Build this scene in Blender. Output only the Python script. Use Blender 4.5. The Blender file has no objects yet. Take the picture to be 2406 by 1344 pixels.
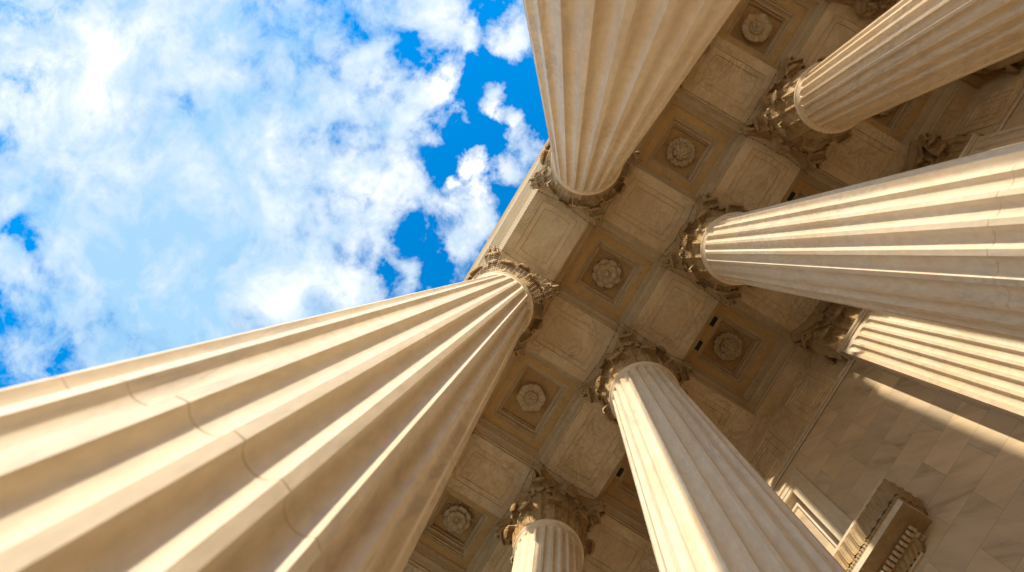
import bpy, bmesh, math, random
from mathutils import Vector, Matrix, noise
random.seed(7)
PI = math.pi
S = 3.75                       # bay in metres
EYE = 1.4
Z0 = EYE + 4.112525*S          # soffit height
JO = (-1.362, -2.152, -2.948, -3.625)   # drum joints below the soffit
CB = 1.085                     # wide middle bay
SUN_AZ, SUN_EL = math.radians(39.5), math.radians(9.2)
sc = bpy.context.scene
col = sc.collection

# ------------------------------------------------------------------ helpers
def mesh(name, verts, faces, smooth=False):
    me = bpy.data.meshes.new(name)
    me.from_pydata([tuple(v) for v in verts], [], faces)
    if smooth:
        me.polygons.foreach_set('use_smooth', [True]*len(me.polygons))
    me.update()
    return me

class MB:
    """collects shapes for ONE mesh"""
    def __init__(s): s.v = []; s.f = []
    def add(s, v, f):
        b = len(s.v); s.v += [tuple(p) for p in v]; s.f += [tuple(i+b for i in q) for q in f]
    def box(s, x0, x1, y0, y1, z0, z1):
        s.add([(x0,y0,z0),(x1,y0,z0),(x1,y1,z0),(x0,y1,z0),(x0,y0,z1),(x1,y0,z1),(x1,y1,z1),(x0,y1,z1)],
              [(0,3,2,1),(4,5,6,7),(0,1,5,4),(1,2,6,5),(2,3,7,6),(3,0,4,7)])
    def grid(s, rows, close=False):
        n = len(rows[0]); v = [p for r in rows for p in r]; f = []
        for i in range(len(rows)-1):
            for j in range(n if close else n-1):
                k = (j+1) % n
                f.append((i*n+j, i*n+k, (i+1)*n+k, (i+1)*n+j))
        s.add(v, f)
    def tube(s, pts, r, n=6, rb=None, up=Vector((0,0,1))):
        rows = []
        for i, p in enumerate(pts):
            a = Vector(pts[max(i-1,0)]); b = Vector(pts[min(i+1,len(pts)-1)])
            t = (b-a).normalized()
            x = t.cross(up)
            if x.length < 1e-4: x = t.cross(Vector((1,0,0)))
            x.normalize(); y = x.cross(t).normalized()
            ra = r[i] if isinstance(r,(list,tuple)) else r
            rr = (rb[i] if isinstance(rb,(list,tuple)) else rb) if rb is not None else ra
            rows.append([Vector(p)+x*math.cos(2*PI*k/n)*ra+y*math.sin(2*PI*k/n)*rr for k in range(n)])
        s.grid(rows, True)
        b = len(s.v); nn = n
        s.f.append(tuple(range(b-nn, b))); b0 = b-nn*len(rows)
        s.f.append(tuple(reversed(range(b0, b0+nn))))
    def lathe(s, prof, n=48, cx=0, cy=0):
        s.grid([[(cx+r*math.cos(2*PI*k/n), cy+r*math.sin(2*PI*k/n), z) for k in range(n)] for r, z in prof], True)
    def rings(s, rings, cap=True):
        s.grid(rings, True)
        if cap:
            b = len(s.v); n = len(rings[-1]); s.f.append(tuple(range(b-n, b)))
    def build(s, name, mat, parent=None, smooth=False, M=None):
        me = mesh(name, [M @ Vector(v) for v in s.v] if M else s.v, s.f, smooth)
        bm = bmesh.new(); bm.from_mesh(me); bmesh.ops.recalc_face_normals(bm, faces=bm.faces); bm.to_mesh(me); bm.free()
        return link(name, me, mat, parent)

def link(name, me, mat, parent=None):
    o = bpy.data.objects.new(name, me); col.objects.link(o)
    if mat and not me.materials: me.materials.append(mat)
    if parent: o.parent = parent
    return o
def empty(name, loc=(0,0,0)):
    o = bpy.data.objects.new(name, None); o.empty_display_size = .3; o.location = loc; col.objects.link(o); return o
def tag(o, label=None, cat=None, group=None, kind=None):
    if label: o['label'] = label
    if cat: o['category'] = cat
    if group: o['group'] = group
    if kind: o['kind'] = kind
    return o
def copy_tree(o, parent=None):
    c = o.copy(); col.objects.link(c)
    if parent: c.parent = parent
    for ch in list(o.children): copy_tree(ch, c)
    return c
def autosmooth(o, deg=35):
    me = o.data
    me.polygons.foreach_set('use_smooth', [True]*len(me.polygons))
    bm = bmesh.new(); bm.from_mesh(me)
    for e in bm.edges:
        if len(e.link_faces) == 2 and e.calc_face_angle(0) > math.radians(deg): e.smooth = False
    bm.to_mesh(me); bm.free()

# ------------------------------------------------------------------ materials
def newmat(name):
    m = bpy.data.materials.new(name); m.use_nodes = True
    nt = m.node_tree; nt.nodes.clear()
    out = nt.nodes.new('ShaderNodeOutputMaterial'); b = nt.nodes.new('ShaderNodeBsdfPrincipled')
    nt.links.new(b.outputs[0], out.inputs[0])
    return m, nt, b
def N(nt, t, **kw):
    n = nt.nodes.new(t)
    for k, v in kw.items():
        if k.startswith('i_'):
            key = k[2:]; key = int(key) if key.isdigit() else key.replace('_', ' ')
            n.inputs[key].default_value = v
        else: setattr(n, k, v)
    return n
def L(nt, a, b): nt.links.new(a, b)
def ramp(nt, src, stops, interp='LINEAR'):
    r = nt.nodes.new('ShaderNodeValToRGB'); r.color_ramp.interpolation = interp
    e = r.color_ramp.elements
    while len(e) < len(stops): e.new(.5)
    for i, (p, c) in enumerate(stops):
        e[i].position = p; e[i].color = (c if isinstance(c, tuple) else (c,c,c))+(1,)
    L(nt, src, r.inputs[0]); return r.outputs[0]
def mixc(nt, fac, a, b, mode='MIX'):
    m = nt.nodes.new('ShaderNodeMix'); m.data_type = 'RGBA'; m.blend_type = mode
    for sck, val in ((m.inputs[0], fac), (m.inputs[6], a), (m.inputs[7], b)):
        if isinstance(val, (int, float)): sck.default_value = val
        elif isinstance(val, tuple): sck.default_value = val+(1,)
        else: L(nt, val, sck)
    return m.outputs[2]
def coords(nt, scale=(1,1,1), rand=30.0):
    tc = N(nt, 'ShaderNodeTexCoord'); oi = N(nt, 'ShaderNodeObjectInfo')
    mul = N(nt, 'ShaderNodeMath', operation='MULTIPLY', i_1=rand); L(nt, oi.outputs['Random'], mul.inputs[0])
    add = N(nt, 'ShaderNodeVectorMath', operation='ADD'); L(nt, tc.outputs['Object'], add.inputs[0]); L(nt, mul.outputs[0], add.inputs[1])
    mp = N(nt, 'ShaderNodeMapping'); mp.inputs['Scale'].default_value = scale; L(nt, add.outputs[0], mp.inputs[0])
    return mp.outputs[0], oi
def marble(name, base, dark, vein, warm, scale=(1,1,1), vein_amt=.5, bump=.15, rough=.5, dirt=0.0, dirtcol=(.05,.03,.015), tint=False):
    m, nt, b = newmat(name)
    co, oi = coords(nt, scale)
    n1 = N(nt, 'ShaderNodeTexNoise', i_Scale=.8, i_Detail=6.0, i_Roughness=.62, i_Distortion=1.2); L(nt, co, n1.inputs['Vector'])
    c = mixc(nt, ramp(nt, n1.outputs[0], [(.35,0.0),(.68,1.0)]), base, dark)
    n2 = N(nt, 'ShaderNodeTexNoise', i_Scale=.45, i_Detail=5.0, i_Roughness=.6, i_Distortion=2.2); L(nt, co, n2.inputs['Vector'])
    c = mixc(nt, ramp(nt, n2.outputs[0], [(.5,0.0),(.72,.75)]), c, warm)
    # thin veins where a distorted noise crosses one half
    n3 = N(nt, 'ShaderNodeTexNoise', i_Scale=1.1, i_Detail=7.0, i_Roughness=.6, i_Distortion=2.8); L(nt, co, n3.inputs['Vector'])
    s1 = N(nt, 'ShaderNodeMath', operation='SUBTRACT', i_1=.5); L(nt, n3.outputs[0], s1.inputs[0])
    s2 = N(nt, 'ShaderNodeMath', operation='ABSOLUTE'); L(nt, s1.outputs[0], s2.inputs[0])
    v = ramp(nt, s2.outputs[0], [(.0,1.0),(.035,.25),(.08,0.0)])
    n4 = N(nt, 'ShaderNodeTexNoise', i_Scale=.7, i_Detail=2.0); L(nt, co, n4.inputs['Vector'])
    vm = N(nt, 'ShaderNodeMath', operation='MULTIPLY'); L(nt, v, vm.inputs[0]); L(nt, ramp(nt, n4.outputs[0], [(.42,0.0),(.62,vein_amt)]), vm.inputs[1])
    c = mixc(nt, vm.outputs[0], c, vein)
    n5 = N(nt, 'ShaderNodeTexNoise', i_Scale=14.0, i_Detail=5.0, i_Roughness=.65); L(nt, co, n5.inputs['Vector'])
    c = mixc(nt, 1.0, c, ramp(nt, n5.outputs[0], [(.3,(.88,.88,.88)),(.7,(1.06,1.06,1.06))]), 'MULTIPLY')
    if dirt:
        n6 = N(nt, 'ShaderNodeTexNoise', i_Scale=3.2, i_Detail=7.0, i_Roughness=.72); L(nt, co, n6.inputs['Vector'])
        c = mixc(nt, ramp(nt, n6.outputs[0], [(.47,0.0),(.66,dirt)]), c, dirtcol)
    if tint: c = mixc(nt, 1.0, c, oi.outputs['Color'], 'MULTIPLY')
    L(nt, c, b.inputs['Base Color'])
    b.inputs['Roughness'].default_value = rough
    b.inputs['Specular IOR Level'].default_value = .3
    bp = N(nt, 'ShaderNodeBump', i_Strength=bump, i_Distance=.02); 
    mx = N(nt, 'ShaderNodeMath', operation='ADD'); L(nt, n5.outputs[0], mx.inputs[0]); L(nt, n3.outputs[0], mx.inputs[1])
    L(nt, mx.outputs[0], bp.inputs['Height']); L(nt, bp.outputs[0], b.inputs['Normal'])
    return m
M_shaft = marble('shaft_marble', (.79,.675,.50), (.70,.565,.39), (.46,.40,.33), (.73,.54,.33), scale=(1.5,1.5,.5), vein_amt=.6, bump=.12, rough=.45, tint=True)
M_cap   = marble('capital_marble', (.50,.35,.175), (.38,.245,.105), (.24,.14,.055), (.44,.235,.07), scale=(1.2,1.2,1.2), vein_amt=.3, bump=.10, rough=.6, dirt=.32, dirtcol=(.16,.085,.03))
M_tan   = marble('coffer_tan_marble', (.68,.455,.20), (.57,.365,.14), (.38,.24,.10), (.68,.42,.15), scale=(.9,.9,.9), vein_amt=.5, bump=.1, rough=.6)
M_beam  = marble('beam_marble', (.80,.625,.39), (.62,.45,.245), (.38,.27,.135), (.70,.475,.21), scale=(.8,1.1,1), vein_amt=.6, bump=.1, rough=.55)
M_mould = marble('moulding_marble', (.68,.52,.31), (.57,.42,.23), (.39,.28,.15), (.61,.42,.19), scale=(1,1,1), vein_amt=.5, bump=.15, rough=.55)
M_rose  = marble('rosette_marble', (.72,.58,.37), (.62,.47,.28), (.42,.30,.16), (.62,.45,.23), scale=(2,2,2), vein_amt=.2, bump=.06, rough=.6, dirt=.15, dirtcol=(.2,.12,.05))
M_pil   = marble('pilaster_marble', (.70,.59,.42), (.63,.50,.33), (.45,.38,.28), (.66,.48,.27), scale=(1,1,.5), vein_amt=.5, bump=.12, rough=.45)
M_entab = marble('entablature_marble', (.60,.47,.30), (.52,.39,.23), (.4,.32,.22), (.55,.39,.20), scale=(.6,1,1), vein_amt=.3, bump=.1, rough=.55)
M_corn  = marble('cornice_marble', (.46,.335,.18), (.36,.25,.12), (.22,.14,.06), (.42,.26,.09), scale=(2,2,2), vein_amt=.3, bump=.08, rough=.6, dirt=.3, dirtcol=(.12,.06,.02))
M_floor = marble('floor_marble', (.36,.29,.20), (.31,.25,.17), (.24,.20,.15), (.32,.25,.16), scale=(.5,.5,.5), vein_amt=.5, bump=.05, rough=.4)

def simple(name, colr, rough=.7):
    m, nt, b = newmat(name); co, oi = coords(nt)
    n = N(nt, 'ShaderNodeTexNoise', i_Scale=8.0, i_Detail=4.0); L(nt, co, n.inputs['Vector'])
    L(nt, mixc(nt, n.outputs[0], tuple(x*.8 for x in colr), tuple(x*1.2 for x in colr)), b.inputs['Base Color'])
    b.inputs['Roughness'].default_value = rough; return m
M_net = simple('net_cord', (.70,.58,.40))
M_wire = simple('dark_wire', (.03,.025,.02))
M_vent = simple('vent_black', (.012,.010,.008), .5)
M_joint = simple('mortar_joint', (.64,.52,.36))
M_plaza = simple('plaza_stone', (.78,.65,.47))
M_ground = simple('lawn_and_asphalt', (.13,.12,.07))

def ashlar():
    m, nt, b = newmat('ashlar_marble')
    tc = N(nt, 'ShaderNodeTexCoord')
    sp = N(nt, 'ShaderNodeSeparateXYZ'); L(nt, tc.outputs['Object'], sp.inputs[0])
    ax = N(nt, 'ShaderNodeMath', operation='ADD', i_1=-.047*S+30*.3*S); L(nt, sp.outputs[0], ax.inputs[0])
    az = N(nt, 'ShaderNodeMath', operation='ADD', i_1=-(Z0-1.345*S)+40*.158*S); L(nt, sp.outputs[2], az.inputs[0])
    cb = N(nt, 'ShaderNodeCombineXYZ'); L(nt, ax.outputs[0], cb.inputs[0]); L(nt, az.outputs[0], cb.inputs[1])
    br = N(nt, 'ShaderNodeTexBrick', offset=.5, i_Scale=1.0, i_Mortar_Size=.005, i_Mortar_Smooth=.3, i_Bias=0.0, i_Brick_Width=.3*S, i_Row_Height=.158*S)
    br.inputs['Color1'].default_value = (0,0,0,1); br.inputs['Color2'].default_value = (1,1,1,1); br.inputs['Mortar'].default_value = (.5,.5,.5,1)
    L(nt, cb.outputs[0], br.inputs['Vector'])
    # every block carries its own slice of stone
    rv = N(nt, 'ShaderNodeMath', operation='MULTIPLY', i_1=37.0); L(nt, br.outputs['Color'], rv.inputs[0])
    co = N(nt, 'ShaderNodeVectorMath', operation='ADD'); L(nt, tc.outputs['Object'], co.inputs[0]); L(nt, rv.outputs[0], co.inputs[1])
    rot = N(nt, 'ShaderNodeVectorRotate', rotation_type='Y_AXIS'); L(nt, co.outputs[0], rot.inputs['Vector'])
    ra = N(nt, 'ShaderNodeMath', operation='MULTIPLY_ADD', i_1=.5, i_2=.25); L(nt, br.outputs['Color'], ra.inputs[0]); L(nt, ra.outputs[0], rot.inputs['Angle'])
    mp = N(nt, 'ShaderNodeMapping'); mp.inputs['Scale'].default_value = (2.2,1,.5); L(nt, rot.outputs[0], mp.inputs[0])
    n1 = N(nt, 'ShaderNodeTexNoise', i_Scale=1.0, i_Detail=7.0, i_Roughness=.62, i_Distortion=1.2); L(nt, mp.outputs[0], n1.inputs['Vector'])
    c = mixc(nt, ramp(nt, n1.outputs[0], [(.4,0.0),(.58,.35),(.72,1.0)]), (.66,.52,.33), (.38,.285,.175))
    c = mixc(nt, br.outputs['Color'], mixc(nt, 1.0, c, (.86,.86,.88), 'MULTIPLY'), mixc(nt, 1.0, c, (1.06,1.03,.98), 'MULTIPLY'))
    c = mixc(nt, br.outputs['Fac'], c, (.40,.30,.18))
    L(nt, c, b.inputs['Base Color']); b.inputs['Roughness'].default_value = .45; b.inputs['Specular IOR Level'].default_value = .3
    bp = N(nt, 'ShaderNodeBump', i_Strength=.3, i_Distance=.015, invert=True); L(nt, br.outputs['Fac'], bp.inputs['Height']); L(nt, bp.outputs[0], b.inputs['Normal'])
    return m
M_ashlar = ashlar()

# ------------------------------------------------------------------ column pieces (local: axis at origin, z measured from the soffit)
RT, TAP, ZR = .1918*S, .0071, -.548*S
ZF = -Z0                                   # floor in soffit-relative z
def R_at(z): return RT + TAP*max(0.0, ZR-z)

def shaft_mesh():
    nf, M_ = 24, 10
    fh = math.radians(11.5)/2
    joints = [q*S for q in JO]
    zt = ZR - .035*S                       # flute crown
    zs = []                                # (z, radial inset, flute scale by distance under crown)
    hw = RT*fh
    zs += [ZR+.002*S, ZR-.012*S, ZR-.02*S, zt]
    for t in (.03,.1,.22,.4,.62,.85,1.0): zs.append(zt - t*hw)
    z = zt-hw; zb = ZF+.22*S
    body = []
    for j in joints:
        if j < zb: continue
        body += [(j+.004,0),(j+.0025,.004),(j-.0025,.004),(j-.004,0)]
    lv = [(a,0) for a in zs] + body + [(zt-hw-k*(zt-hw-zb)/14, 0) for k in range(1,15)]
    lv.sort(key=lambda q:-q[0])
    rows = []
    for z, ins in lv:
        r0 = R_at(z) - ins
        if z > ZR-.016*S: r0 = max(r0, RT + (.010*S if z > ZR-.004*S else .006*S if z > ZR-.014*S else 0))
        t = zt - z
        if t <= 0: k = 0
        elif t < hw: k = math.sqrt(max(0, hw*hw-(hw-t)**2))/hw
        else: k = 1
        row = []
        for i in range(nf):
            a0 = i*2*PI/nf
            for m in range(M_+1):
                s = -1+2*m/M_
                dep = .058*k*(1-abs(s)**2.3)**.62 if abs(s) < 1 else 0
                a = a0 + s*fh*max(k,.02)
                row.append(((r0-dep)*math.cos(a), (r0-dep)*math.sin(a), z))
            a = a0 + PI/nf
            row.append((r0*math.cos(a), r0*math.sin(a), z))
        rows.append(row)
    mb = MB(); mb.grid(rows, True); return mb

def astragal_mb():
    mb = MB(); pr = []
    rc, rm = .1975*S, .0112*S
    pr.append((RT*.98, ZR-.014*S)); pr.append((RT+.005*S, ZR-.014*S)); pr.append((RT+.005*S, ZR-.006*S))
    for k in range(9):
        a = -PI/2 + PI*k/8
        pr.append((rc+rm*math.cos(a), ZR+.006*S+rm*math.sin(a)))
    pr.append((RT*.95, ZR+.018*S)); mb.lathe(pr, 72); return mb

def base_mb():
    mb = MB(); zb = ZF
    mb.box(-.29*S,.29*S,-.29*S,.29*S,zb+.004,zb+.06*S)
    pr = [(.2*S,zb+.06*S)]
    for z0_, rr, mj in ((.095*S,.035*S,.25*S),(.165*S,.022*S,.236*S)):
        for k in range(9):
            a = -PI/2+PI*k/8; pr.append((mj+rr*math.cos(a), zb+z0_+rr*math.sin(a)))
        pr.append((mj-.005*S, zb+z0_+rr+.008*S))
    pr += [(.222*S,zb+.205*S),(.216*S,zb+.225*S),(.2*S,zb+.226*S)]
    mb.lathe(pr, 64); return mb

def bell_mb():
    mb = MB()
    mb.lathe([(.186*S,ZR+.01*S),(.186*S,-.40*S),(.188*S,-.28*S),(.197*S,-.16*S),(.212*S,-.10*S),(.222*S,-.085*S),(.222*S,-.068*S)], 48)
    return mb

def abacus_plan(a, ch, dip, n=10):
    """concave square with cut corners, counter-clockwise"""
    pts = []
    for q in range(4):
        c, s = math.cos(q*PI/2), math.sin(q*PI/2)
        y1 = a-ch
        for k in range(n+1):
            y = -y1+2*y1*k/n
            x = a - dip*(1-(y/y1)**2)**.9
            pts.append((x*c-y*s, x*s+y*c))
    return pts
def abacus_mb():
    mb = MB(); a, ch, dip = .272*S, .040*S, .062*S
    lv = [(-.070,-.030),(-.068,-.024),(-.058,-.021),(-.044,-.012),(-.038,-.006),(-.036,-.006),(-.034,0),(-.022,.003),(-.012,.002),(-.0012,0)]
    rows = []
    for z, o in lv:
        rows.append([(x,y,z*S) for x, y in abacus_plan(a+o*S, ch, dip)])
    mb.grid(rows, True)
    n = len(rows[0]); mb.f.append(tuple(range(n))[::-1]); mb.f.append(tuple(range(len(mb.v)-n, len(mb.v))))
    return mb

def leaf_grid(h, w, c, lean=.0, ribs=7, nx=42, nt=40, droop=.35, wtip=.9, seed=0, nl=6.0):
    """acanthus leaf: x sideways, y outwards, z up; stands on the origin, rolls over at the top"""
    rows = []
    up = h-c
    Ls, La = up, c*(PI+1.15)
    tot = Ls+La
    rnd = random.Random(seed)
    lob = [rnd.uniform(.9,1.1) for _ in range(12)]
    for i in range(nt+1):
        row = []
        for j in range(nx+1):
            s = -1+2*j/nx
            t = i/nt
            # rounded, scalloped tip
            fan = abs(math.cos(ribs*PI*s/2))**.6
            tip = 1-.13*s*s-.035*(1-fan)
            te = t*tip
            d = te*tot
            if d < Ls:
                q = d/Ls; y = lean*h*q*q + .015*h*math.sin(q*PI); z = d; ny, nz = 1.0, -lean
            else:
                ph = PI-(d-Ls)/c
                y = lean*h + c*1.15 + c*1.15*math.cos(ph); z = up + c*math.sin(ph)
                ny, nz = -math.cos(ph), math.sin(ph)
            f = d/tot
            b = min(1,max(0,(f-.50)/.16)); b = b*b*(3-2*b)          # 0 on the body, 1 on the curl
            # body: lobes that sweep up and out from the midrib; curl: ribs fanning like a shell
            ph2 = f*nl - abs(s)*.9
            lobe = abs(math.sin(PI*ph2))
            wb = w*(.62+.52*min(1,f/.5))*(.84+.26*abs(math.sin(PI*(f*nl-.9)))**.7)
            wc = w*wtip*(1.06-.30*max(0,(f-.62)/.38)**2)
            ww = wb*(1-b)+wc*b
            x = s*ww/2
            rb_ = (.09*w*(lobe**.7-.5)*min(1,abs(s)*3.2) if abs(s) > .17 else 0) + w*(.10 if abs(s) < .07 else -.02 if abs(s) < .13 else .07 if abs(s) < .2 else 0)
            rc_ = .036*w*(abs(math.cos(ribs*PI*s/2))*2-1)
            rel = rb_*(1-b)+rc_*b
            back = -.20*w*abs(s)**2.0*(1-b) - .12*w*s*s*b
            row.append((x, y+rel*ny+back, z+rel*nz - droop*c*s*s*b))
        rows.append(row)
    return rows
def frame(theta, r, z):
    c, s = math.cos(theta), math.sin(theta)
    return Matrix(((-s, c, 0, c*r),(c, s, 0, s*r),(0,0,1,z),(0,0,0,1)))

def spiral_path(r0, z0_, rt, zt, rc, zc, rad, turns=1.6, n1=9, n2=22):
    """stalk in the (r,z) plane rising from the bell then winding inwards"""
    P = []
    p0 = Vector((r0,z0_)); p3 = Vector((rc, zc+rad)); p1 = Vector((r0+.01*S, z0_+.14*S)); p2 = Vector((rc-.10*S, zc+rad))
    for k in range(n1):
        t = k/n1; P.append(p0*(1-t)**3+p1*3*t*(1-t)**2+p2*3*t*t*(1-t)+p3*t**3)
    for k in range(n2+1):
        t = k/n2; a = PI/2 - t*turns*2*PI; q = rad*(1-t*.82)
        P.append(Vector((rc+q*math.cos(a), zc+q*math.sin(a))))
    return P
def volute_mb(side):
    """one of the two scrolls of a corner, in the diagonal frame (x across, y outwards)"""
    mb = MB(); P = spiral_path(.190*S,-.31*S,.3*S,-.09*S,.322*S,-.122*S,.040*S)
    n = len(P); pts = []
    for k, p in enumerate(P):
        f = min(1, k/9.0); x = side*(.085*(1-f)**1.3+.017)*S*(1 if k < 10 else 1+ .012*(k-10))
        pts.append(Vector((x, p[0], p[1])))
    mb.tube(pts, [(.013+.003*math.sin(k))*S*(1 if k < 12 else max(.55,1-(k-12)*.02)) for k in range(n)], 8,
            rb=[.008*S]*n, up=Vector((1,0,0)) )
    return mb
def helix_mb(side):
    mb = MB(); P = spiral_path(.192*S,-.29*S,.2*S,-.1*S,.226*S,-.112*S,.020*S,1.3)
    pts = []
    for k, p in enumerate(P):
        f = min(1, k/9.0); pts.append(Vector((side*(.080*(1-f)+.026)*S, p[0], p[1])))
    mb.tube(pts, .011*S, 6, rb=.006*S, up=Vector((1,0,0))); return mb
def fleuron_mb(seed=0):
    rnd = random.Random(seed)
    """flower at the middle of an abacus side: lobed, faces outwards (x across, y out, z up)"""
    mb = MB(); rows = []
    nl, n = 5, 40
    for i in range(9):
        q = i/8; row = []
        for k in range(n):
            a = 2*PI*k/n + .3
            lob = .78+.30*abs(math.cos(nl*a/2))**.7
            rad = .074*S*q*lob
            y = .040*S*(1-q**2.2) + .016*S*math.sin(q*PI)*abs(math.cos(nl*a/2)) - .012*S*q
            row.append((rad*math.cos(a), y, rad*math.sin(a)*1.05))
        rows.append(row)
    mb.grid(rows, True)
    rows2 = [[(x, -.03*S, z) for x, y, z in rows[-1]]]
    mb.grid([rows[-1]]+rows2, True)
    for k in range(6):                    # seed head
        a = k*PI/3; mb.lathe([(0.0001,.02),( .014,.012),(.02,-.01)], 8)
        b = 24; mb.v[-b:] = [(x+.028*math.cos(a), .040*S+z*.9, y+.028*math.sin(a)) for x,y,z in mb.v[-b:]]
    return mb

def add_leaf(name, rows, parent, M, mat, thick=.022):
    mb = MB(); mb.grid(rows); o = mb.build(name, mat, parent, True, M)
    m = o.modifiers.new('thick', 'SOLIDIFY'); m.thickness = thick; m.offset = -1
    return o

def capital_children(cap, layout):
    """layout yields (kind, matrix); meshes are shared between equal kinds"""
    for kind, M, seed in layout:
        key = kind+str(seed)
        if key not in PROTO:
            if kind == 'lower': rows = leaf_grid(.205*S, .112*S, .031*S, lean=.07, ribs=7, seed=seed, wtip=.84, droop=.5, nl=3.5)
            elif kind == 'upper': rows = leaf_grid(.352*S, .104*S, .034*S, lean=.06, ribs=7, seed=seed+10, wtip=.84, droop=.5, nl=5.5)
            elif kind == 'corner': rows = leaf_grid(.178*S, .092*S, .026*S, lean=.46, ribs=6, seed=seed+20, wtip=1.15, droop=.6)
            elif kind == 'mid': rows = leaf_grid(.262*S, .062*S, .024*S, lean=.09, ribs=5, seed=seed+40, wtip=.9, droop=.5, nl=6.0)
            elif kind == 'small': rows = leaf_grid(.155*S, .060*S, .018*S, lean=.20, ribs=5, seed=seed+30)
            if kind in ('lower','upper','corner','small','mid'):
                mb = MB(); mb.grid(rows)
            elif kind.startswith('volute'): mb = volute_mb(1 if kind.endswith('a') else -1)
            elif kind.startswith('helix'): mb = helix_mb(1 if kind.endswith('a') else -1)
            elif kind == 'fleuron': mb = fleuron_mb(seed)
            me = mesh(kind, mb.v, mb.f, True)
            bm = bmesh.new(); bm.from_mesh(me); bmesh.ops.recalc_face_normals(bm, faces=bm.faces); bm.to_mesh(me); bm.free()
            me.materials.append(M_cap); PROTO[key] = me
        nm = {'lower':'acanthus_leaf','upper':'acanthus_leaf','corner':'corner_leaf','small':'stalk_leaf','mid':'stalk_leaf','volute_a':'volute','volute_b':'volute','helix_a':'helix','helix_b':'helix','fleuron':'fleuron'}[kind]
        o = bpy.data.objects.new(nm, PROTO[key]); col.objects.link(o); o.parent = cap; o.matrix_local = M
        if kind in ('lower','upper','corner','small','mid'):
            m = o.modifiers.new('thick', 'SOLIDIFY'); m.thickness = .035; m.offset = -1
PROTO = {}

def make_column():
    root = empty('column')
    o = shaft_mesh().build('shaft', M_shaft, root); autosmooth(o, 40)
    o.data.materials.append(M_joint)
    for p in o.data.polygons:
        zc = p.center.z
        if any(abs(zc-q*S) < .0045 for q in JO): p.material_index = 1
    o = astragal_mb().build('astragal', M_shaft, root, True)
    o = base_mb().build('base', M_shaft, root); autosmooth(o, 40)
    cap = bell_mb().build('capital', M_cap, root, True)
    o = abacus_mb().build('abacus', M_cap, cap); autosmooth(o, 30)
    lay = []
    for k in range(8):
        a = (k+.5)*PI/4; lay.append(('lower', frame(a, .194*S, ZR+.012*S), k % 3))
        a = k*PI/4; lay.append(('upper', frame(a, .186*S, ZR+.012*S), k % 3))
    for k in range(16): lay.append(('mid', frame((k+.5)*PI/8, .184*S, ZR+.09*S), k % 2))
    for k in range(4):
        a = (k+.5)*PI/2
        lay += [('volute_a', frame(a,0,0), 0), ('volute_b', frame(a,0,0), 0), ('corner', frame(a, .190*S, -.335*S), k % 2), ('small', frame(a-.24, .200*S, -.30*S), 0), ('small', frame(a+.24, .200*S, -.30*S), 1)]
        a = k*PI/2
        lay += [('helix_a', frame(a,0,0), 0), ('helix_b', frame(a,0,0), 0), ('small', frame(a, .195*S, -.285*S), k % 2), ('fleuron', frame(a, .224*S, -.066*S), 0)]
    capital_children(cap, lay)
    return root

ROWS = [-2*CB+.085-0.0, -CB, 0, 1, 2, 3, 4, 5]     # column stations along the front
ROWS[0] = -CB-1.0
COLS = {  # (station index, row): (label, tint with warm bounce light put into the colour)
 (2,0): ('huge fluted marble column nearest the camera, filling the lower left corner', (1,.985,.95)),
 (3,0): ('fluted marble column at the top centre standing against the blue sky', (1,.94,.84)),
 (4,0): ('front row column behind the top centre column, only its capital tips showing', (1,.93,.82)),
 (5,0): ('fourth front row column counted from the lower left, out of sight behind others', (1,.95,.85)),
 (1,0): ('front row column behind the huge lower left column, only its capital tips showing', (1,.95,.85)),
 (0,0): ('last front row column beyond the huge lower left one, wholly hidden by it', (1,.95,.85)),
 (2,1): ('fluted bottom centre column with a sunlit left half and shaded right half', (1,.975,.93)),
 (3,1): ('thick fluted back row column crossing the right edge of the photo at mid height', (1,.975,.93)),
 (4,1): ('dim fluted back row column in the upper right corner below the dark wall', (1,.94,.84)),
 (5,1): ('column at the top edge, only the underside of its capital in view', (1,.97,.9)),
 (1,1): ('small fluted column cut by the bottom edge, its whole leafy capital in view', (1,.98,.94)),
 (6,0): ('front row column one bay beyond the top edge capital, out of sight', (1,.95,.85)),
 (7,0): ('corner column ending the front row far beyond the top edge, out of sight', (1,.95,.85)),
 (6,1): ('back row column one bay beyond the top edge capital, out of frame', (1,.97,.9)),
 (7,1): ('last back row column far beyond the top edge, out of frame', (1,.97,.9)),
 (0,1): ('back row column just below the bottom edge of the photo, out of frame', (1,.98,.94)),
}
SHORT = {(2,0):'the huge lower left column',(3,0):'the top centre column',(4,0):'the third front column',(5,0):'the fourth front column',(6,0):'the fifth front column',(7,0):'the far front corner column',(6,1):'the column beyond the top edge capital',(7,1):'the last back column',
 (1,0):'the hidden lower left column',(0,0):'the last hidden front column',(2,1):'the half sunlit bottom centre column',(3,1):'the thick right edge column',
 (4,1):'the dim upper right column',(5,1):'the top edge capital',(1,1):'the small bottom edge column',(0,1):'the column below the bottom edge'}
proto = make_column()
COLOBJ = {}
for i, (key, (lab, tint)) in enumerate(COLS.items()):
    o = proto if i == 0 else copy_tree(proto)
    o.location = (ROWS[key[0]]*S, key[1]*S, Z0)
    tag(o, lab, 'column', 'fluted marble columns of the portico')
    for ch in o.children:
        if ch.name.split('.')[0] in ('shaft','astragal','base'): ch.color = tint+(1,)
    COLOBJ[key] = o

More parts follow.
